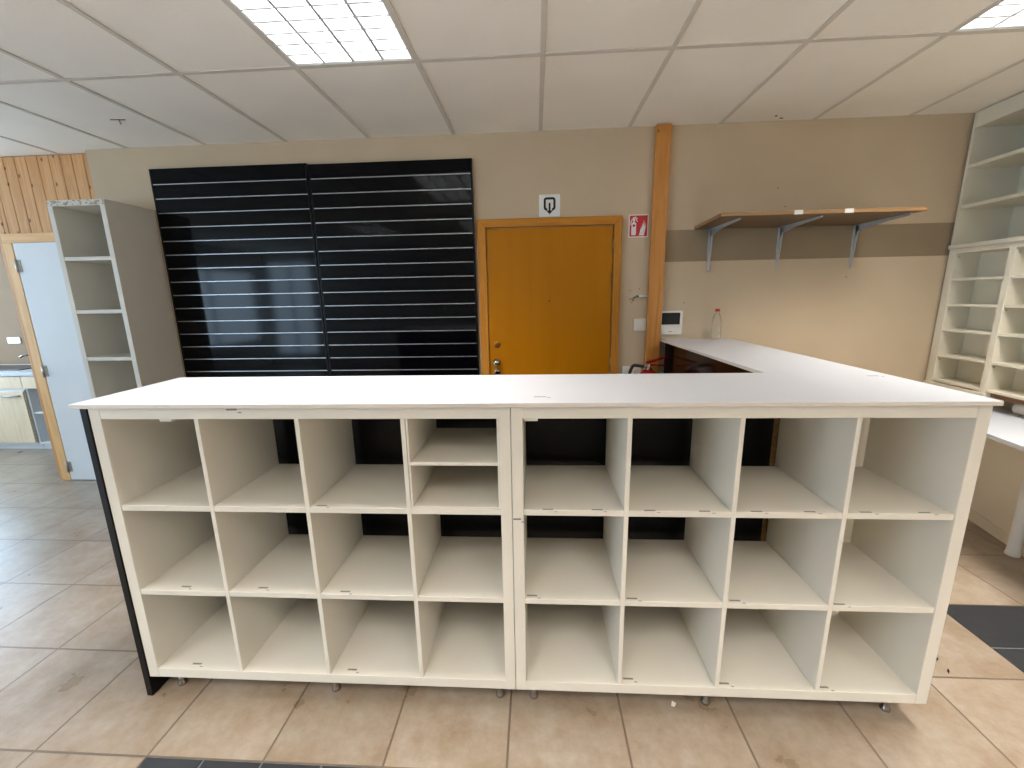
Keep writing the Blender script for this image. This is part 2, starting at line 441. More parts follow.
struct('wall_front', wall_with_holes('y', FYW - 0.2, FYW, LX, 3.6, front_holes, CZ + 0.12), M['wall_plain'])
wn = 1
for h in left_holes:
    b = B(); t = 0.05; m_ = (h[0] + h[1]) / 2
    for (ya, yb, za, zb) in ((h[0], h[0] + t, h[2], h[3]), (h[1] - t, h[1], h[2], h[3]), (m_ - t / 2, m_ + t / 2, h[2], h[3]), (h[0], h[1], h[2], h[2] + t), (h[0], h[1], h[3] - t, h[3])):
        b.box(LX - 0.13, LX - 0.07, ya, yb, za, zb)
    struct('window_%d' % wn, b, M['white_paint']); wn += 1
for h in front_holes:
    b = B(); t = 0.05; m_ = (h[0] + h[1]) / 2
    for (xa, xb, za, zb) in ((h[0], h[0] + t, h[2], h[3]), (h[1] - t, h[1], h[2], h[3]), (m_ - t / 2, m_ + t / 2, h[2], h[3]), (h[0], h[1], h[2], h[2] + t), (h[0], h[1], h[3] - t, h[3])):
        b.box(xa, xb, FYW - 0.13, FYW - 0.07, za, zb)
    struct('window_%d' % wn, b, M['white_paint']); wn += 1

# ------------------------------------------------------------------ oak door in the back wall
YD = WY
b = B(); b.box(-0.347, 0.553, YD - 0.022, YD - 0.001, 0.005, 1.985, 0.002)
for mm in ('door_oak', 'frame_oak', 'frame_oak_h'): M[mm].node_tree.nodes['Principled BSDF'].inputs['Specular IOR Level'].default_value = 0.2
d1 = struct('door_1', b, M['door_oak'])
b = B()
fo, fi, ft, fit = (-0.413, 0.612), (-0.353, 0.559), 2.048, 1.992
b.prism([(fo[0], 0), (fi[0], 0), (fi[0], fit), (fo[0], ft)], YD - 0.034, YD - 0.001, 'y', 0.003)
b.prism([(fo[1], 0), (fi[1], 0), (fi[1], fit), (fo[1], ft)], YD - 0.034, YD - 0.001, 'y', 0.003)
obj('door_frame', b, M['frame_oak'], d1)
b = B(); b.prism([(fi[0], fit), (fi[1], fit), (fo[1], ft), (fo[0], ft)], YD - 0.034, YD - 0.001, 'y', 0.003)
obj('door_head', b, M['frame_oak_h'], d1)
b = B(); b.lathe([(0.030, 0), (0.030, -0.006), (0.012, -0.008), (0.010, -0.030), (0.022, -0.036), (0.027, -0.050), (0.020, -0.062), (0.004, -0.066)], (-0.297, YD - 0.021, 1.018), 20, 'y')
obj('door_knob', b, M['chrome'], d1)
b = B(); b.lathe([(0.026, 0), (0.026, -0.004), (0.022, -0.007), (0.008, -0.008)], (-0.291, YD - 0.021, 1.154), 20, 'y')
o = obj('door_lock', b, noisy('brass_lock', lin(176, 122, 52), lin(160, 108, 44), 10, 0.3, metal=0.8), d1); o['label'] = 'round brass lock above the knob'
b = B(); b.lathe([(0.026, 0), (0.026, -0.006), (0.018, -0.012), (0.006, -0.013)], (-0.296, YD - 0.021, 0.941), 20, 'y')
obj('door_lock', b, M['chrome'], d1)
for z in (1.85, 1.611, 0.987, 0.3):
    b = B(); b.lathe([(0.005, z - 0.05), (0.007, z + 0.05)], (0.556, YD - 0.030, 0), 12)
    b.box(0.549, 0.556, YD - 0.0300, YD - 0.0225, z - 0.05, z + 0.05)
    obj('hinge', b, M['hinge'], d1)
b = B(); b.lathe([(0.006, 0), (0.006, -0.003)], (0.102, YD - 0.021, 1.471), 12, 'y')
obj('spyhole', b, M['ink'], d1)

# white door in the pine wall
b = B(); b.box(-4.078, -3.375, PX - 0.03, PX + 0.004, 0.006, 1.988, 0.002)
d2 = struct('door_2', b, M['white_paint'])
b = B()
b.box(-4.165, -4.088, PX - 0.028, PX + 0.0, 0, 1.990, 0.003); b.box(-3.365, -3.285, PX - 0.028, PX + 0.0, 0, 1.990, 0.003)
obj('door_frame', b, M['pine_frame'], d2)
b = B(); b.box(-4.165, -3.285, PX - 0.028, PX + 0.0, 1.990, 2.060, 0.003)
obj('door_head', b, M['pine_frame_h'], d2)
b = B(); b.box(-4.088, -4.078, PX - 0.006, PX - 0.001, 0, 1.99); b.box(-4.088, -3.365, PX - 0.006, PX - 0.001, 1.983, 1.99)
o = obj('door_gap', b, noisy('red_brown_gap', lin(88, 44, 32), lin(76, 36, 26), 10, 0.6), d2)  # strip coloured dark for the shaded gap between casing and leaf
for z in (1.816, 0.973, 0.129):
    b = B(); b.lathe([(0.008, z - 0.05), (0.008, z + 0.05)], (-4.080, PX - 0.036, 0), 12); b.box(-4.075, -4.045, PX - 0.034, PX - 0.029, z - 0.045, z + 0.045)
    obj('hinge', b, M['steel'], d2)

# ------------------------------------------------------------------ timber post
b = B(); b.prism([(0.813, 3.100), (0.913, 3.100), (0.913, WY - 0.002), (0.813, WY - 0.002)], 0.0, CZ - 0.002, 'z', 0.004)
tag(obj('wooden_post', b, M['post']), 'square varnished pine post standing floor to ceiling against the beige wall', 'post')

# ------------------------------------------------------------------ the counter's two open shelf units
YF, YB = 1.266, 1.647
Z0, Z1 = 0.086, 1.1625
SH = [(0.787, 0.808), (0.448, 0.469)]
def sticker(parent, x, y, z, w=0.036, vertical=False):
    b = B()
    if vertical:
        b.box(x - w / 2, x + w / 2, y - 0.0006, y, z - 0.003, z + 0.003); b.box(x + w * 0.55, x + w * 0.9, y - 0.0006, y, z - 0.012, z - 0.008)
    else:
        b.box(x - w / 2, x + w / 2, y - 0.003, y + 0.004, z, z + 0.0006); b.box(x + w * 0.55, x + w * 0.85, y - 0.013, y - 0.010, z, z + 0.0006)
    o = obj('price_sticker', b, M['grey_ink'], parent); return o

def shelf_unit(x0, x1, i0, i1, divs, label, feet, stick, cleats):
    t = thing('shelf_unit', label, 'shelf unit', ((x0 + x1) / 2, (YF + YB) / 2, 0), 0, 'open shelf units of the counter')
    me = M['melamine']
    for (a, c_) in ((x0, i0), (i1, x1)):
        b = B(); b.box(a, c_, YF, YB, Z0, Z1, 0.0012); obj('side_panel', b, me, t)
    b = B(); b.box(i0, i1, YF + 0.001, YB, 1.124, Z1, 0.001); obj('top_panel', b, me, t)
    b = B(); b.box(i0, i1, YF + 0.001, 1.664, Z0, 0.124, 0.001); obj('bottom_panel', b, me, t)
    edges = [i0] + [v for d in divs for v in d] + [i1]
    for (a, c_) in divs:
        b = B(); b.box(a, c_, YF + 0.002, YB, 0.124, 1.124, 0.0012); obj('divider', b, me, t)
    for (za, zb) in SH:
        for q in range(4):
            b = B(); b.box(edges[2 * q], edges[2 * q + 1], YF + 0.003, YB, za, zb, 0.0012); obj('shelf', b, me, t)
    for x in feet:
        for y in (1.318, 1.59):
            b = B(); b.lathe([(0.013, 0.0), (0.016, 0.003), (0.016, 0.012), (0.013, 0.016), (0.013, 0.052), (0.015, 0.056), (0.017, 0.058), (0.017, Z0)], (x, y, 0), 20)
            obj('foot', b, M['chrome'], t)
    for s in stick: sticker(t, *s)
    for x in cleats:
        b = B(); b.box(x, x + 0.045, YF + 0.012, YF + 0.05, 1.112, 1.124, 0.002); obj('cleat', b, M['white_plastic'], t)
    return t
LU = shelf_unit(-1.5035, -0.0825, -1.4645, -0.1195, [(-1.1385, -1.1235), (-0.7940, -0.7790), (-0.4395, -0.4245)],
    'left open shelf unit of the counter, white, with an extra inner shelf top right', (-1.43, -0.793, -0.145),
    [(-0.741, 1.281, 0.808), (-1.305, 1.29, 0.469), (-1.01, 1.293, 0.469), (-0.695, 1.283, 0.469), (-1.327, 1.293, 0.124), (-0.706, 1.29, 0.124), (-1.0, 1.266, 1.157, 0.036, True)], [-1.27])
RU = shelf_unit(-0.0805, 1.3515, -0.0435, 1.3125, [(0.2865, 0.3015), (0.6300, 0.6450), (0.9745, 0.9895)],
    'right open shelf unit of the counter, white, twelve equal compartments', (-0.016, 0.625, 1.267),
    [(0.037, 1.272, 0.808), (0.199, 1.273, 0.808), (0.37, 1.272, 0.808), (0.545, 1.271, 0.808), (0.71, 1.273, 0.808), (0.877, 1.275, 0.808), (1.05, 1.276, 0.808), (1.229, 1.277, 0.808),
     (-0.019, 1.284, 0.469), (0.328, 1.281, 0.469), (0.676, 1.282, 0.469), (1.015, 1.276, 0.469), (0.33, 1.291, 0.124), (0.669, 1.285, 0.124), (1.012, 1.283, 0.124), (-0.066, 1.266, 0.775, 0.026, True)], [-0.040])
# two-level insert box slid into the left unit's top right compartment
ins = thing('shelf_insert', 'thin white two-level box fitted in the top right compartment of the left shelf unit', 'shelf insert', (-0.272, 1.45, 0.8085))
for (a, c_) in ((-0.4238, -0.4165), (-0.1268, -0.1200)):
    b = B(); b.box(a, c_, 1.270, 1.642, 0.8085, 1.1225, 0.001); obj('side_panel', b, M['melamine'], ins)
b = B(); b.box(-0.4165, -0.1268, 1.270, 1.642, 0.8085, 0.8145, 0.001); obj('bottom_panel', b, M['melamine'], ins)
b = B(); b.box(-0.4165, -0.1268, 1.270, 1.642, 0.9625, 0.9735, 0.001); obj('shelf', b, M['melamine'], ins)
b = B(); b.box(-0.4165, -0.1268, 1.300, 1.642, 1.1180, 1.1225, 0.001); obj('top_panel', b, M['melamine'], ins)

# black cladding of the counter
b = B(); b.box(-1.528, -1.5045, 1.262, 1.688, 0.0, 1.1625, 0.001)
single('end_panel', b, M['black_matt'], 'narrow black board on edge closing the left end of the counter', 'panel', (-1.516, 1.475, 0))
fp = thing('black_backboard', 'black gloss board behind the open backs of the counter shelves', 'panel', (-0.28, 1.70, 0))
b = B(); b.box(-1.528, 0.9735, 1.690, 1.708, 0.0, 1.1625, 0.001); obj('board', b, M['black_matt'], fp)
for x in (-0.262, -0.157):
    b = B(); b.lathe([(0.005, 0), (0.005, -0.003), (0.002, -0.0035)], (x, 1.690, 0.745), 10, 'y'); obj('screw', b, M['alu'], fp)

# ------------------------------------------------------------------ L shaped white worktop
b = B()
WT0, WT1 = 1.1635, 1.1785
outer = [(-1.555, 1.254), (1.366, 1.254), (1.425, WY - 0.003), (0.922, WY - 0.003), (0.944, 1.738), (-1.588, 1.738)]
b.prism(outer, WT0, WT1, 'z', 0.0015)
for f in b.bm.faces:
    if abs(f.normal.z) < 0.5: f.material_index = 1
wt = tag(obj('worktop', b, [M['worktop'], M['edge']]), 'long white L-shaped worktop over the shelf units and back to the wall', 'worktop')
for (x, y) in ((0.013, 1.335), (1.302, 1.654)):
    o = sticker(wt, x, y, WT1, 0.04)
b = B(); b.box(-1.49, -1.41, 1.33, 1.40, WT1, WT1 + 0.0005); o = obj('glossy_patch', b, noisy('glossy_white', lin(250, 250, 250), lin(244, 244, 246), 8, 0.15), wt)  # glossy white patch near the left end of the worktop

# return counter below it
rc = thing('return_counter', 'dark brown gloss counter side under the worktop next to the post', 'counter', (1.16, 2.4, 0))
b = B(); b.prism([(0.948, 1.735), (0.968, 1.735), (0.982, WY - 0.004), (0.962, WY - 0.004)], 0.0, 1.1625); obj('front_panel', b, M['brown_gloss'], rc)
b = B(); b.box(0.9905, 1.345, 1.666, 1.682, 0.02, 1.1625, 0.001); o = obj('end_panel', b, M['melamine'], rc); o['label'] = 'white end board'
b = B(); b.prism([(1.325, 1.735), (1.343, 1.735), (1.385, WY - 0.004), (1.367, WY - 0.004)], 0.0, 1.1625); obj('rear_panel', b, M['melamine'], rc)
b = B(); b.box(0.9745, 1.014, 1.690, 1.730, 0.0, 1.1625); o = obj('raw_edge', b, M['chipboard'], rc); o['label'] = 'raw brown chipboard edge'

# ------------------------------------------------------------------ plastic bottle
bt = thing('bottle', 'small clear plastic water bottle with a red cap on the worktop by the wall', 'bottle', (1.298, 3.085, WT1))
b = B(); b.lathe([(0.020, 0.0), (0.030, 0.004), (0.032, 0.012), (0.032, 0.05), (0.0305, 0.055), (0.032, 0.06), (0.032, 0.075), (0.0305, 0.08), (0.032, 0.085), (0.032, 0.118), (0.030, 0.135), (0.024, 0.158), (0.016, 0.178), (0.0125, 0.186), (0.0125, 0.192), (0.015, 0.194), (0.015, 0.197), (0.012, 0.199), (0.012, 0.206)], (0, 0, 0), 28)
obj('bottle_body', b, M['pet'], bt, True)
b = B(); b.lathe([(0.0145, 0.198), (0.0155, 0.200), (0.0155, 0.214), (0.014, 0.217)], (0, 0, 0), 24)
o = obj('cap', b, M['red_plastic'], bt, True)

# ------------------------------------------------------------------ slatwall panels
YS = 3.118
zg = [2.356 - 0.099 * k for k in range(0, 24)]
def slatwall(x0, x1, zt, label):
    t = thing('slatwall_panel', label, 'slatwall', ((x0 + x1) / 2, YS, 0.05), 0, 'black slatwall boards')
    b = B()
    zz = [zt] + [z for z in zg if z > 0.12] + [0.05]
    for i in range(len(zz) - 1):
        hi = zz[i] - (0.0045 if i else 0); lo = zz[i + 1] + (0.0045 if i + 1 < len(zz) - 1 else 0)
        b.box(x0 + 0.012, x1 - 0.012, YS, YS + 0.018, lo, hi, 0.0012)
    b.box(x0 + 0.012, x1 - 0.012, YS + 0.018, WY - 0.001, 0.05, zt)
    obj('slat_board', b, M['black_gloss'], t)
    for z in zz[1:-1]:
        b = B(); b.box(x0 + 0.014, x1 - 0.014, YS + 0.001, YS + 0.017, z - 0.0043, z - 0.0028)
        b.box(x0 + 0.014, x1 - 0.014, YS - 0.0006, YS + 0.0016, z - 0.0043, z + 0.0018)
        obj('slat_rail', b, M['alu'], t)
    for (a, c_) in ((x0, x0 + 0.0115), (x1 - 0.0115, x1)):
        b = B(); b.box(a, c_, YS - 0.003, WY - 0.001, 0.05, zt, 0.001); obj('edge_trim', b, M['black_matt'], t)
slatwall(-2.795, -1.617, 2.461, 'left black gloss slatwall board beside the tall grey shelf')
slatwall(-1.609, -0.434, 2.452, 'right black gloss slatwall board next to the brown door, reflecting the ceiling light')

# ------------------------------------------------------------------ tall narrow shelf on the left
ty0, ty1 = 2.77, WY - 0.003
t = thing('tall_shelf', 'tall narrow pale grey open shelf standing left of the black slatwall', 'shelf unit', (-3.02, 2.95, 0))
tx0, tx1 = -3.238, -2.832
mg = M['melamine_grey']
for (a, c_) in ((tx0, tx0 + 0.036), (tx1 - 0.036, tx1)):
    b = B(); b.box(a, c_, ty0, ty1, 0, 2.150, 0.0015); obj('side_panel', b, mg, t)
b = B(); b.box(tx0, tx1, ty0 + 0.002, ty1, 2.150, 2.187, 0.001); tp = obj('top_panel', b, mg, t)
b = B(); b.box(tx0 + 0.004, tx1 - 0.004, ty0, ty0 + 0.0018, 2.153, 2.185); o = obj('chipped_edge', b, M['chips'], tp); o['label'] = 'chipped front edge'
b = B(); b.box(tx0 + 0.036, tx1 - 0.036, ty1 - 0.012, ty1, 0, 2.150); obj('back_panel', b, mg, t)
for z in (1.800, 1.444, 1.112, 0.775, 0.43, 0.06):
    b = B(); b.box(tx0 + 0.036, tx1 - 0.036, ty0 + 0.002, ty1 - 0.012, z, z + 0.025, 0.0015); obj('shelf', b, mg, t)

# ------------------------------------------------------------------ signs and small wall fittings
def rrect_path(x0, x1, z0, z1, r, n=6):
    pts = []
    for (cx, cz, a0) in ((x1 - r, z1 - r, 0), (x0 + r, z1 - r, 90), (x0 + r, z0 + r, 180), (x1 - r, z0 + r, 270)):
        for k in range(n + 1):
            a = math.radians(a0 + 90 * k / n); pts.append((cx + r * math.cos(a), cz + r * math.sin(a)))
    return pts
ex = thing('exit_sign', 'white square sign with a black exit arrow above the brown door', 'sign', (0.104, WY, 2.13))
b = B(); b.prism(rrect_path(0.030, 0.178, 2.059, 2.206, 0.004), WY - 0.004, WY - 0.0005, 'y'); obj('plate', b, M['sign_white'], ex)
b = B()
y0, y1 = WY - 0.0052, WY - 0.0035
cx = 0.1045
def stroke(b, p, q, w, y0=y0, y1=y1):
    p, q = Vector(p), Vector(q); d = (q - p).normalized(); n = Vector((-d.y, d.x)) * w / 2
    b.prism([tuple(p - n), tuple(q - n), tuple(q + n), tuple(p + n)], y0, y1, 'y')
def arcstroke(b, pts, w):
    for i in range(len(pts) - 1):
        p, q = Vector(pts[i]), Vector(pts[i + 1]); d = (q - p).normalized() * w * 0.12
        stroke(b, tuple(p - d), tuple(q + d), w)
xa, xb, za, zb, rr = cx - 0.034, cx + 0.034, 2.108, 2.180, 0.012
loop = [(cx - 0.018, za)]
for (ccx, ccz, a0, a1) in ((xa + rr, za + rr, 270, 180), (xa + rr, zb - rr, 180, 90), (xb - rr, zb - rr, 90, 0), (xb - rr, za + rr, 0, -90)):
    for k in range(6):
        a = math.radians(a0 + (a1 - a0) * k / 5); loop.append((ccx + rr * math.cos(a), ccz + rr * math.sin(a)))
loop.append((cx + 0.018, za))
arcstroke(b, loop, 0.015)
stroke(b, (cx, 2.150), (cx, 2.095), 0.013)
b.prism([(cx - 0.024, 2.100), (cx, 2.074), (cx + 0.024, 2.100)], y0, y1, 'y')
obj('arrow_symbol', b, M['ink'], ex)

fs = thing('fire_sign', 'small red fire extinguisher sign on the wall beside the post', 'sign', (0.738, WY, 1.98))
b = B(); b.box(0.662, 0.7985, WY - 0.003, WY - 0.0005, 1.903, 2.056); obj('plate', b, M['sign_white'], fs)
b = B(); b.box(0.6685, 0.792, WY - 0.0042, WY - 0.0028, 1.9095, 2.0495); obj('red_field', b, M['sign_red'], fs)
b = B(); y0, y1 = WY - 0.0052, WY - 0.0040
b.prism(rrect_path(0.681, 0.714, 1.918, 2.002, 0.008), y0, y1, 'y')
stroke(b, (0.6975, 2.0), (0.6975, 2.022), 0.012, y0, y1)
stroke(b, (0.682, 2.022), (0.722, 2.030), 0.008, y0, y1); stroke(b, (0.688, 2.031), (0.712, 2.040), 0.007, y0, y1)
stroke(b, (0.684, 2.022), (0.677, 2.006), 0.006, y0, y1); stroke(b, (0.677, 2.006), (0.6755, 1.985), 0.005, y0, y1)
stroke(b, (0.712, 2.02), (0.722, 2.008), 0.006, y0, y1)
obj('extinguisher_symbol', b, M['sign_white'], fs)
b = B(); b.box(0.689, 0.706, WY - 0.0058, WY - 0.0050, 1.975, 1.990); obj('symbol_label', b, M['sign_red'], fs)
b = B()
for (dx, h) in ((0.0, 0.05), (0.009, 0.075), (0.018, 0.095), (0.027, 0.08)):
    x = 0.738 + dx
    b.prism([(x, 1.925), (x + 0.006, 1.922), (x + 0.014, 1.925 + h * 0.5), (x + 0.011, 1.925 + h), (x + 0.006, 1.925 + h * 0.55)], y0, y1, 'y')
b.prism([(0.733, 1.916), (0.772, 1.916), (0.766, 1.928), (0.740, 1.928)], y0, y1, 'y')
obj('flame_symbol', b, M['sign_white'], fs)

vm = thing('intercom_monitor', 'white wall intercom with a black screen right of the post above the worktop', 'intercom', (1.0, WY, 1.3))
b = B(); b.prism(rrect_path(0.9145, 1.070, 1.214, 1.384, 0.008), WY - 0.022, WY - 0.001, 'y', 0.003); obj('case', b, M['white_plastic'], vm)
b = B(); b.prism(rrect_path(0.922, 1.052, 1.286, 1.371, 0.003), WY - 0.0235, WY - 0.0215, 'y'); obj('screen', b, M['screen'], vm)
b = B(); b.box(0.975, 1.0, WY - 0.0228, WY - 0.0215, 1.232, 1.237); obj('maker_mark', b, M['grey_ink'], vm)
sw = thing('light_switch', 'square white light switch on the wall just left of the post', 'switch', (0.765, WY, 1.29))
b = B(); b.prism(rrect_path(0.726, 0.812, 1.243, 1.332, 0.006), WY - 0.011, WY - 0.001, 'y', 0.003); obj('switch_plate', b, M['white_plastic'], sw)
b = B(); b.box(0.742, 0.796, WY - 0.015, WY - 0.0105, 1.258, 1.317, 0.002); obj('rocker', b, M['white_plastic'], sw)
so = thing('wall_socket', 'low white double socket half hidden behind the counter beside the door', 'socket', (0.71, WY, 0.94))
b = B(); b.prism(rrect_path(0.655, 0.79, 0.90, 0.975, 0.006), WY - 0.012, WY - 0.001, 'y', 0.003); obj('socket_plate', b, M['white_plastic'], so)
for x in (0.69, 0.755):
    b = B(); b.lathe([(0.02, 0), (0.02, -0.002), (0.014, -0.003)], (x, WY - 0.011, 0.937), 16, 'y'); obj('socket_insert', b, M['melamine_grey'], so)
wi = thing('cable_stub', 'loose frayed cable end poking from the wall beside the post', 'cable', (0.75, WY, 1.49))
b = B(); b.tube([(0.812, WY - 0.0085, 1.492), (0.77, WY - 0.014, 1.494), (0.748, WY - 0.016, 1.492)], 0.0085, 10); obj('cable_sheath', b, M['white_plastic'], wi)
for pts in ([(0.75, WY - 0.016, 1.492), (0.73, WY - 0.03, 1.496), (0.70, WY - 0.03, 1.478), (0.68, WY - 0.03, 1.47)], [(0.75, WY - 0.016, 1.492), (0.725, WY - 0.02, 1.486), (0.705, WY - 0.025, 1.47), (0.70, WY - 0.02, 1.445)], [(0.75, WY - 0.016, 1.49), (0.735, WY - 0.03, 1.50), (0.715, WY - 0.04, 1.485), (0.705, WY - 0.04, 1.46)]):
    b = B(); b.tube(pts, 0.0022, 6); obj('wire', b, M['rubber'], wi)

# ------------------------------------------------------------------ fire extinguisher in front of the post
fx, fy = 0.805, 2.985
fe = thing('fire_extinguisher', 'red fire extinguisher with black hose in front of the post', 'fire extinguisher', (fx, fy, 0.46))
fz = 0.012
b = B(); b.lathe([(0.060, 0.46), (0.074, 0.465), (0.078, 0.48), (0.078, 0.86), (0.074, 0.90), (0.060, 0.935), (0.038, 0.957), (0.022, 0.968), (0.022, 0.975)], (fx, fy, fz), 32); obj('cylinder', b, M['red_enamel'], fe)
b = B(); b.lathe([(0.024, 0.972), (0.024, 0.985), (0.017, 0.988), (0.017, 1.015), (0.010, 1.018)], (fx, fy, 0), 20)
b.lathe([(0.012, -0.045), (0.012, 0.0)], (fx, fy, 1.0), 14, 'x'); obj('valve', b, M['chrome'], fe)
b = B(); b.prism([(fx - 0.02, 1.022), (fx + 0.03, 1.03), (fx + 0.13, 1.066), (fx + 0.13, 1.074), (fx + 0.02, 1.046), (fx - 0.02, 1.034)], fy - 0.012, fy + 0.012, 'y', 0.002)
b.prism([(fx - 0.01, 1.005), (fx + 0.03, 1.006), (fx + 0.12, 1.000), (fx + 0.12, 1.007), (fx + 0.03, 1.016), (fx - 0.01, 1.016)], fy - 0.010, fy + 0.010, 'y', 0.002); obj('handle', b, M['red_enamel'], fe)
b = B(); pts = []
for k in range(15):
    a = k / 14.0
    pts.append((fx - 0.04 - 0.105 * math.sin(a * PI / 2) , fy - 0.005 - 0.02 * math.sin(a * PI), 1.002 + 0.012 * math.sin(a * PI * 0.9) - 0.42 * max(0, a - 0.45) ** 1.6))
b.tube(pts, 0.0115, 12); obj('hose', b, M['rubber'], fe)
b = B(); b.lathe([(0.0785, 0.60), (0.0785, 0.80)], (fx, fy, 0), 32); o = obj('body_label', b, M['paper'], fe)
b = B(); b.box(fx - 0.02, fx + 0.05, fy + 0.072, 3.1, 0.86, 0.89); obj('wall_bracket', b, M['steel'], fe)

# ------------------------------------------------------------------ bracketed wall shelf
ZS = 1.945
ws = thing('wall_shelf', 'brown wooden shelf board on three grey metal brackets, on the wall right of the post', 'shelf', (1.69, WY, ZS))
b = B(); b.prism([(1.092, 2.655), (2.238, 2.655), (2.238, WY - 0.002), (1.118, WY - 0.002)], ZS, ZS + 0.020, 'z', 0.001)
b.bm.normal_update()
for f in b.bm.faces:
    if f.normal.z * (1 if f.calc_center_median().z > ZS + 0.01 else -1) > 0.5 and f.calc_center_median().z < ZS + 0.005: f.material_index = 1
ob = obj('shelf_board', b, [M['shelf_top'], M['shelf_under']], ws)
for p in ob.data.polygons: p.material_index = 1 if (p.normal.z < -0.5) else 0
for x in (1.232, 1.705, 2.205):
    b = B(); zt = ZS - 0.001
    # wall leg (channel), tapering
    b.prism([(x - 0.015, zt), (x + 0.015, zt), (x + 0.015, 1.80), (x + 0.006, 1.655), (x - 0.006, 1.655), (x - 0.015, 1.80)], WY - 0.006, WY - 0.0015, 'y')
    b.prism([(WY - 0.006, zt), (WY - 0.006, 1.660), (WY - 0.012, 1.665), (WY - 0.024, 1.83), (WY - 0.036, zt - 0.03), (WY - 0.04, zt)], x - 0.0035, x + 0.0035, 'x')
    # arm under the board
    b.prism([(x - 0.015, WY - 0.002), (x + 0.015, WY - 0.002), (x + 0.013, 2.92), (x + 0.006, 2.715), (x - 0.006, 2.715), (x - 0.013, 2.92)], zt - 0.004, zt, 'z')
    b.prism([(WY - 0.01, zt - 0.065), (WY - 0.035, zt - 0.042), (2.95, zt - 0.020), (2.72, zt - 0.010), (2.715, zt - 0.004), (WY - 0.01, zt - 0.004)], x - 0.0035, x + 0.0035, 'x')
    obj('bracket', b, M['galv'], ws)
for (x, s) in ((1.531, 1), (1.812, 1)):
    b = B(); b.box(x - 0.024, x + 0.024, 2.6525, 2.6548, ZS - 0.001, ZS + 0.023); b.box(x - 0.024, x + 0.024, 2.6548, 2.675, ZS + 0.0203, ZS + 0.0212); obj('shelf_ticket', b, M['paper'], ws)

# ------------------------------------------------------------------ cabinets on the right (local frame: y runs along the face towards the viewer, negative)
mc = M['melamine_cool']
up = thing('wall_cabinet', 'large white open cabinet reaching the ceiling, on top of the pigeonhole cabinet', 'cabinet', (RX, RY, 1.766), -A)
zb = 1.766
L_ = -2.2
def lp(name, x0, x1, y0, y1, z0, z1, par, m=mc, bev=0.0012, zoff=0.0):
    b = B(); b.box(x0, x1, y0, y1, z0 - zoff, z1 - zoff, bev); return obj(name, b, m, par, True)
for (ya, yb) in ((-0.020, -0.002), (-1.11, -1.092), (L_, L_ + 0.018)): lp('side_panel', 0, 0.33, ya, yb, 1.792, CZ - 0.004, up, zoff=zb)
lp('bottom_panel', -0.012, 0.33, L_, -0.002, 1.767, 1.792, up, zoff=zb)
lp('header', 0.002, 0.020, L_ + 0.018, -0.020, 2.515, CZ - 0.004, up, zoff=zb)
lp('top_panel', 0.02, 0.33, L_ + 0.018, -0.020, 2.515, 2.533, up, zoff=zb)
lp('back_panel', 0.318, 0.330, L_ + 0.018, -0.020, 1.792, 2.515, up, zoff=zb)
for z in (2.022, 2.272):
    for (ya, yb) in ((-1.092, -0.020), (L_ + 0.018, -1.11)): lp('shelf', 0.003, 0.318, ya, yb, z, z + 0.022, up, zoff=zb)
lp('back_strip', 0.311, 0.318, -0.137, -0.117, 1.792, 2.022, up, zoff=zb)

pg = thing('pigeonhole_cabinet', 'white pigeonhole cabinet with rows of small compartments on the right wall', 'cabinet', (RX, RY, 0.83), -A)
zb = 0.83
stl = [(-0.057, -0.002), (-0.432, -0.395), (-0.807, -0.770), (-1.182, -1.145), (-1.557, -1.520), (-1.932, -1.895)]
for i, (ya, yb) in enumerate(stl): lp('side_panel' if i in (0, 5) else 'divider', 0, 0.15, ya, yb, 0.83, 1.736, pg, zoff=zb)
lp('top_panel', 0, 0.19, -1.932, -0.002, 1.736, 1.766, pg, zoff=zb)
lp('back_panel', 0.15, 0.163, -1.932, -0.002, 0.83, 1.736, pg, zoff=zb)
for i in range(5):
    for z in (1.574, 1.404, 1.234, 1.057, 0.883):
        lp('shelf', 0.004, 0.15, stl[i + 1][1], stl[i][0], z - 0.016, z, pg, zoff=zb, bev=0.001)
lp('bottom_rail', -0.010, 0.008, -0.440, -0.002, 0.832, 0.858, pg, zoff=zb)
o = lp('batten', 0.03, 0.05, -0.70, -0.440, 0.838, 0.860, pg, M['brown_wood'], zoff=zb); o['label'] = 'bare brown wooden batten'
# shelf pegs
b = B()
for i, (y, zz) in enumerate([(-0.060, 1.72), (-0.060, 1.375), (-0.060, 1.03), (-0.435, 1.72), (-0.435, 1.38), (-0.435, 1.035)]):
    b.box(0.012, 0.022, y - 0.006, y - 0.0005 + 0.003, zz - 0.83 - 0.012, zz - 0.83 - 0.004)
o = obj('shelf_peg', b, M['steel'], pg, True); o['kind'] = 'stuff'

# desk below
dk = thing('desk', 'white desk on a round leg below the pigeonholes, at the right edge', 'desk', (2.73, 2.31, 0))
b = B(); b.prism([(2.425, 2.50), (2.25, 1.40), (2.85, 1.40), (3.03, 2.80), (2.47, 2.80)], 0.728, 0.7505, 'z', 0.0015); obj('desk_top', b, M['worktop'], dk)
b = B(); b.lathe([(0.030, 0.0), (0.032, 0.004), (0.030, 0.02), (0.028, 0.024), (0.028, 0.7275)], (2.725, 2.29, 0), 24); obj('leg', b, M['white_paint'], dk)
b = B(); b.lathe([(0.030, 0.0), (0.032, 0.004), (0.030, 0.02), (0.028, 0.024), (0.028, 0.7275)], (2.60, 1.48, 0), 24); obj('leg', b, M['white_paint'], dk)
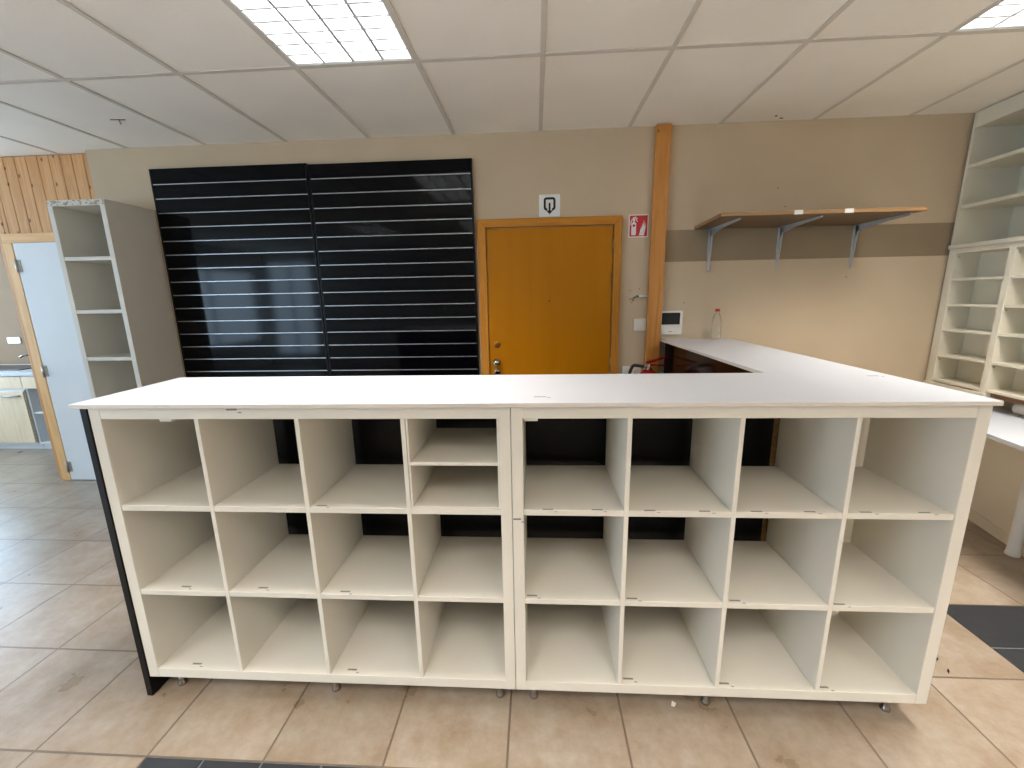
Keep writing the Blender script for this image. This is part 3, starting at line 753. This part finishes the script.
# boarded-in back under the desk, with a skirting
b = B(); b.prism([(2.965, 3.02), (2.745, 2.12), (2.78, 2.11), (3.0, 3.02)], 0.0, 0.727); obj('modesty_panel', b, M['melamine'], dk)
b = B(); b.prism([(2.953, 3.02), (2.733, 2.12), (2.744, 2.118), (2.964, 3.02)], 0.0, 0.07); obj('skirting', b, M['melamine'], dk)
# paper roll on the desk
b = B(); b.tube([(2.925, 2.60, 0.7895), (2.922, 2.57, 0.7895), (2.84, 1.9, 0.7895)], 0.0385, 20)
tag(obj('paper_roll', b, M['paper']), 'rolled up white paper tube lying on the desk behind the worktop corner', 'paper roll')

# ------------------------------------------------------------------ louvred ceiling lights
lx0, ly1 = GX + GP * -2, GY
def ceiling_light(label):
    t = thing('ceiling_light', label, 'ceiling light', (lx0 + 0.3, ly1 - 0.6, CZ), 0, 'recessed louvred ceiling lights')
    w, l = 0.286, 0.586
    b = B()
    b.box(-w, w, -l, l, 0.110, 0.114)
    for s in (-1, 1):
        b.box(s * w - 0.002, s * w + 0.002, -l, l, 0.0, 0.114); b.box(-w, w, s * l - 0.002, s * l + 0.002, 0.0, 0.114)
    obj('housing', b, M['tray'], t, True)
    for k in range(4):
        x = -w + w / 4 + k * w / 2
        b = B(); b.lathe([(0.010, -l + 0.02), (0.010, l - 0.02)], (x, 0, 0.080), 12, 'y'); obj('fluorescent_tube', b, M['lamp'], t, True)
    b = B()
    for k in range(5):
        x = -w + k * w / 2
        b.prism([(x - 0.006, 0.003), (x + 0.006, 0.003), (x + 0.002, 0.052), (x - 0.002, 0.052)], -l + 0.003, l - 0.003, 'y')
    n = 15
    for k in range(n + 1):
        y = -l + 0.004 + k * (2 * l - 0.008) / n
        b.prism([(y - 0.0042, 0.004), (y + 0.0042, 0.004), (y + 0.0012, 0.046), (y - 0.0012, 0.046)], -w + 0.003, w - 0.003, 'x')
    obj('louvre', b, M['louvre'], t, True)
    li = bpy.data.lights.new('tube_light', 'AREA'); li.shape = 'RECTANGLE'; li.size = 2 * w - 0.01; li.size_y = 2 * l - 0.01
    li.energy = TUBE_W; li.spread = math.radians(SPREAD); li.color = (1.0, 0.935, 0.865)
    lo = bpy.data.objects.new('tube_light', li); C.objects.link(lo); lo.parent = t; lo.location = (0, 0, 0.0015)
    return t
first = ceiling_light('bright louvred ceiling light above the left shelf unit, at the top edge')
labels = {(3, 0): 'bright louvred ceiling light in the top right corner', (-2, 2): 'added unseen louvred ceiling light behind the viewpoint, in line with the left one', (1, 2): 'added unseen louvred ceiling light behind the viewpoint, third from the left', (-5, 2): 'added unseen louvred ceiling light behind the viewpoint, farthest left', (4, 2): 'added unseen louvred ceiling light behind the viewpoint, farthest right'}  # the lights behind the viewpoint are unseen, added to light the room
for (k, r) in lamp_cells[1:]:
    dup(first, (GX + GP * k + 0.3, GY - 1.2 * r - 0.6, CZ), labels[(k, r)])

# ------------------------------------------------------------------ kitchen seen past the pine wall
kb = thing('kitchen_cabinet', 'pale wood kitchen base cabinet with one drawer over a door, left edge', 'cabinet', (-5.8, 4.19, 0))
b = B(); b.box(-6.3, -5.292, 3.92, KY - 0.003, 0.06, 0.806); obj('carcass', b, M['white_paint'], kb)
b = B(); b.box(-6.3, -5.292, 3.95, 3.97, 0.0, 0.06); obj('plinth', b, M['white_paint'], kb)
b = B(); b.box(-6.3, -5.288, 3.90, 3.919, 0.672, 0.80, 0.002); obj('drawer', b, M['kitchen_wood'], kb)
b = B(); b.box(-5.95, -5.300, 3.90, 3.919, 0.085, 0.640, 0.002); dr = obj('door', b, M['kitchen_wood'], kb)
b = B(); b.tube([(-5.535, 3.902, 0.596), (-5.535, 3.875, 0.596), (-5.34, 3.875, 0.596), (-5.34, 3.902, 0.596)], 0.009, 8); obj('handle', b, M['alu'], dr)
b = B(); b.box(-5.292, -5.286, 3.905, 3.93, 0.085, 0.655); obj('side_edge', b, M['steel'], kb)
ko = thing('open_base_unit', 'white open kitchen base unit with a small inner shelf, behind the pine post', 'cabinet', (-5.05, 4.2, 0))
b = B(); b.box(-5.284, -5.266, 3.92, KY - 0.003, 0.06, 0.806); obj('side_panel', b, M['white_paint'], ko)
b = B(); b.box(-4.84, -4.82, 3.92, KY - 0.003, 0.06, 0.806); obj('side_panel', b, M['white_paint'], ko)
b = B(); b.box(-5.266, -4.84, 4.40, KY - 0.003, 0.06, 0.806); obj('back_panel', b, M['white_paint'], ko)
b = B(); b.box(-5.266, -4.84, 3.92, 4.40, 0.06, 0.085); obj('bottom_panel', b, M['white_paint'], ko)
b = B(); b.box(-5.266, -4.84, 3.93, 4.40, 0.395, 0.412); obj('shelf', b, M['white_paint'], ko)
b = B(); b.box(-5.284, -4.82, 3.90, 3.919, 0.672, 0.80, 0.002); obj('fascia', b, M['kitchen_wood'], ko)
b = B(); b.box(-5.284, -4.82, 3.95, 3.97, 0.0, 0.06); obj('plinth', b, M['white_paint'], ko)
b = B(); b.box(-6.3, -4.80, 3.885, KY - 0.002, 0.8065, 0.842, 0.003)
tag(obj('kitchen_worktop', b, M['worktop']), 'white worktop over the kitchen base cabinets', 'worktop')
sk = thing('kitchen_sink', 'dark inset sink with a tap in the kitchen worktop', 'sink', (-5.75, 4.2, 0.842))
b = B(); b.prism([(-6.2, 4.02), (-5.44, 4.02), (-5.44, 4.36), (-6.2, 4.36)], 0.8425, 0.852, 'z', 0.002); obj('basin', b, noisy('dark_composite', lin(70, 62, 56), lin(62, 54, 48), 60, 0.35), sk)
b = B(); b.tube([(-5.6, 4.33, 0.85), (-5.6, 4.33, 0.94), (-5.6, 4.30, 0.975), (-5.64, 4.24, 0.975), (-5.66, 4.22, 0.955)], 0.012, 10); obj('tap', b, M['chrome'], sk)
ks = thing('kitchen_switch', 'white switch plate on the brown kitchen wall', 'switch', (-6.02, KY, 1.13))
b = B(); b.prism(rrect_path(-6.12, -5.96, 1.085, 1.155, 0.006), KY - 0.011, KY - 0.001, 'y', 0.003); obj('switch_plate', b, M['white_plastic'], ks)
b = B(); b.box(-6.105, -6.045, KY - 0.014, KY - 0.0105, 1.095, 1.145); obj('rocker', b, M['white_plastic'], ks)
b = B(); b.box(-4.262, -4.225, 3.24, 3.28, 1.20, 1.46, 0.003)
struct('trim_2', b, noisy('dark_stained_wood', lin(66, 38, 22), lin(54, 30, 16), 10, 0.4))

# ------------------------------------------------------------------ bits on the floor
for (x, y, a, label) in ((1.65, 1.545, 0.5, 'dark splinter on the floor right of the counter, the farther of two'), (1.645, 1.49, 0.9, 'dark splinter on the floor right of the counter, the nearer of two')):
    b = B(); d = Vector((math.cos(a), math.sin(a))) * 0.016; n = Vector((-d.y, d.x)) * 0.22
    b.prism([(x - d.x, y - d.y), (x + n.x, y + n.y), (x + d.x, y + d.y), (x - n.x, y - n.y)], 0.0, 0.003)
    single('splinter', b, M['black_matt'], label, 'debris', (x, y, 0), 'splinters on the floor')
b = B(); b.prism([(0.495, 1.30), (0.507, 1.297), (0.515, 1.309), (0.503, 1.318)], 0.0, 0.004)
single('paper_scrap', b, M['paper'], 'tiny white paper scrap on the floor under the right shelf unit', 'debris', (0.504, 1.307, 0))

# ------------------------------------------------------------------ daylight
w = bpy.data.worlds.new('world'); S.world = w; w.use_nodes = True
bg = w.node_tree.nodes['Background']; bg.inputs[0].default_value = (0.57, 0.78, 1.0, 1); bg.inputs[1].default_value = 8.5
def portal(loc, rot, sx, sy):
    l = bpy.data.lights.new('window_daylight', 'AREA'); l.shape = 'RECTANGLE'; l.size = sx; l.size_y = sy
    l.cycles.is_portal = True
    o = bpy.data.objects.new('window_daylight', l); C.objects.link(o); o.location = loc; o.rotation_euler = rot
for h in left_holes: portal((LX - 0.05, (h[0] + h[1]) / 2, (h[2] + h[3]) / 2), (0, -PI / 2, 0), h[3] - h[2], h[1] - h[0])
for h in front_holes: portal(((h[0] + h[1]) / 2, FYW - 0.05, (h[2] + h[3]) / 2), (PI / 2, 0, 0), h[1] - h[0], h[3] - h[2])

S.view_settings.view_transform = 'Standard'; S.view_settings.look = 'None'
S.view_settings.gamma = 1.0; S.view_settings.use_curve_mapping = False
S.view_settings.exposure = 0.16
S.cycles.max_bounces = 10; S.cycles.diffuse_bounces = 6; S.cycles.use_denoising = True
S.cycles.sample_clamp_indirect = 8.0
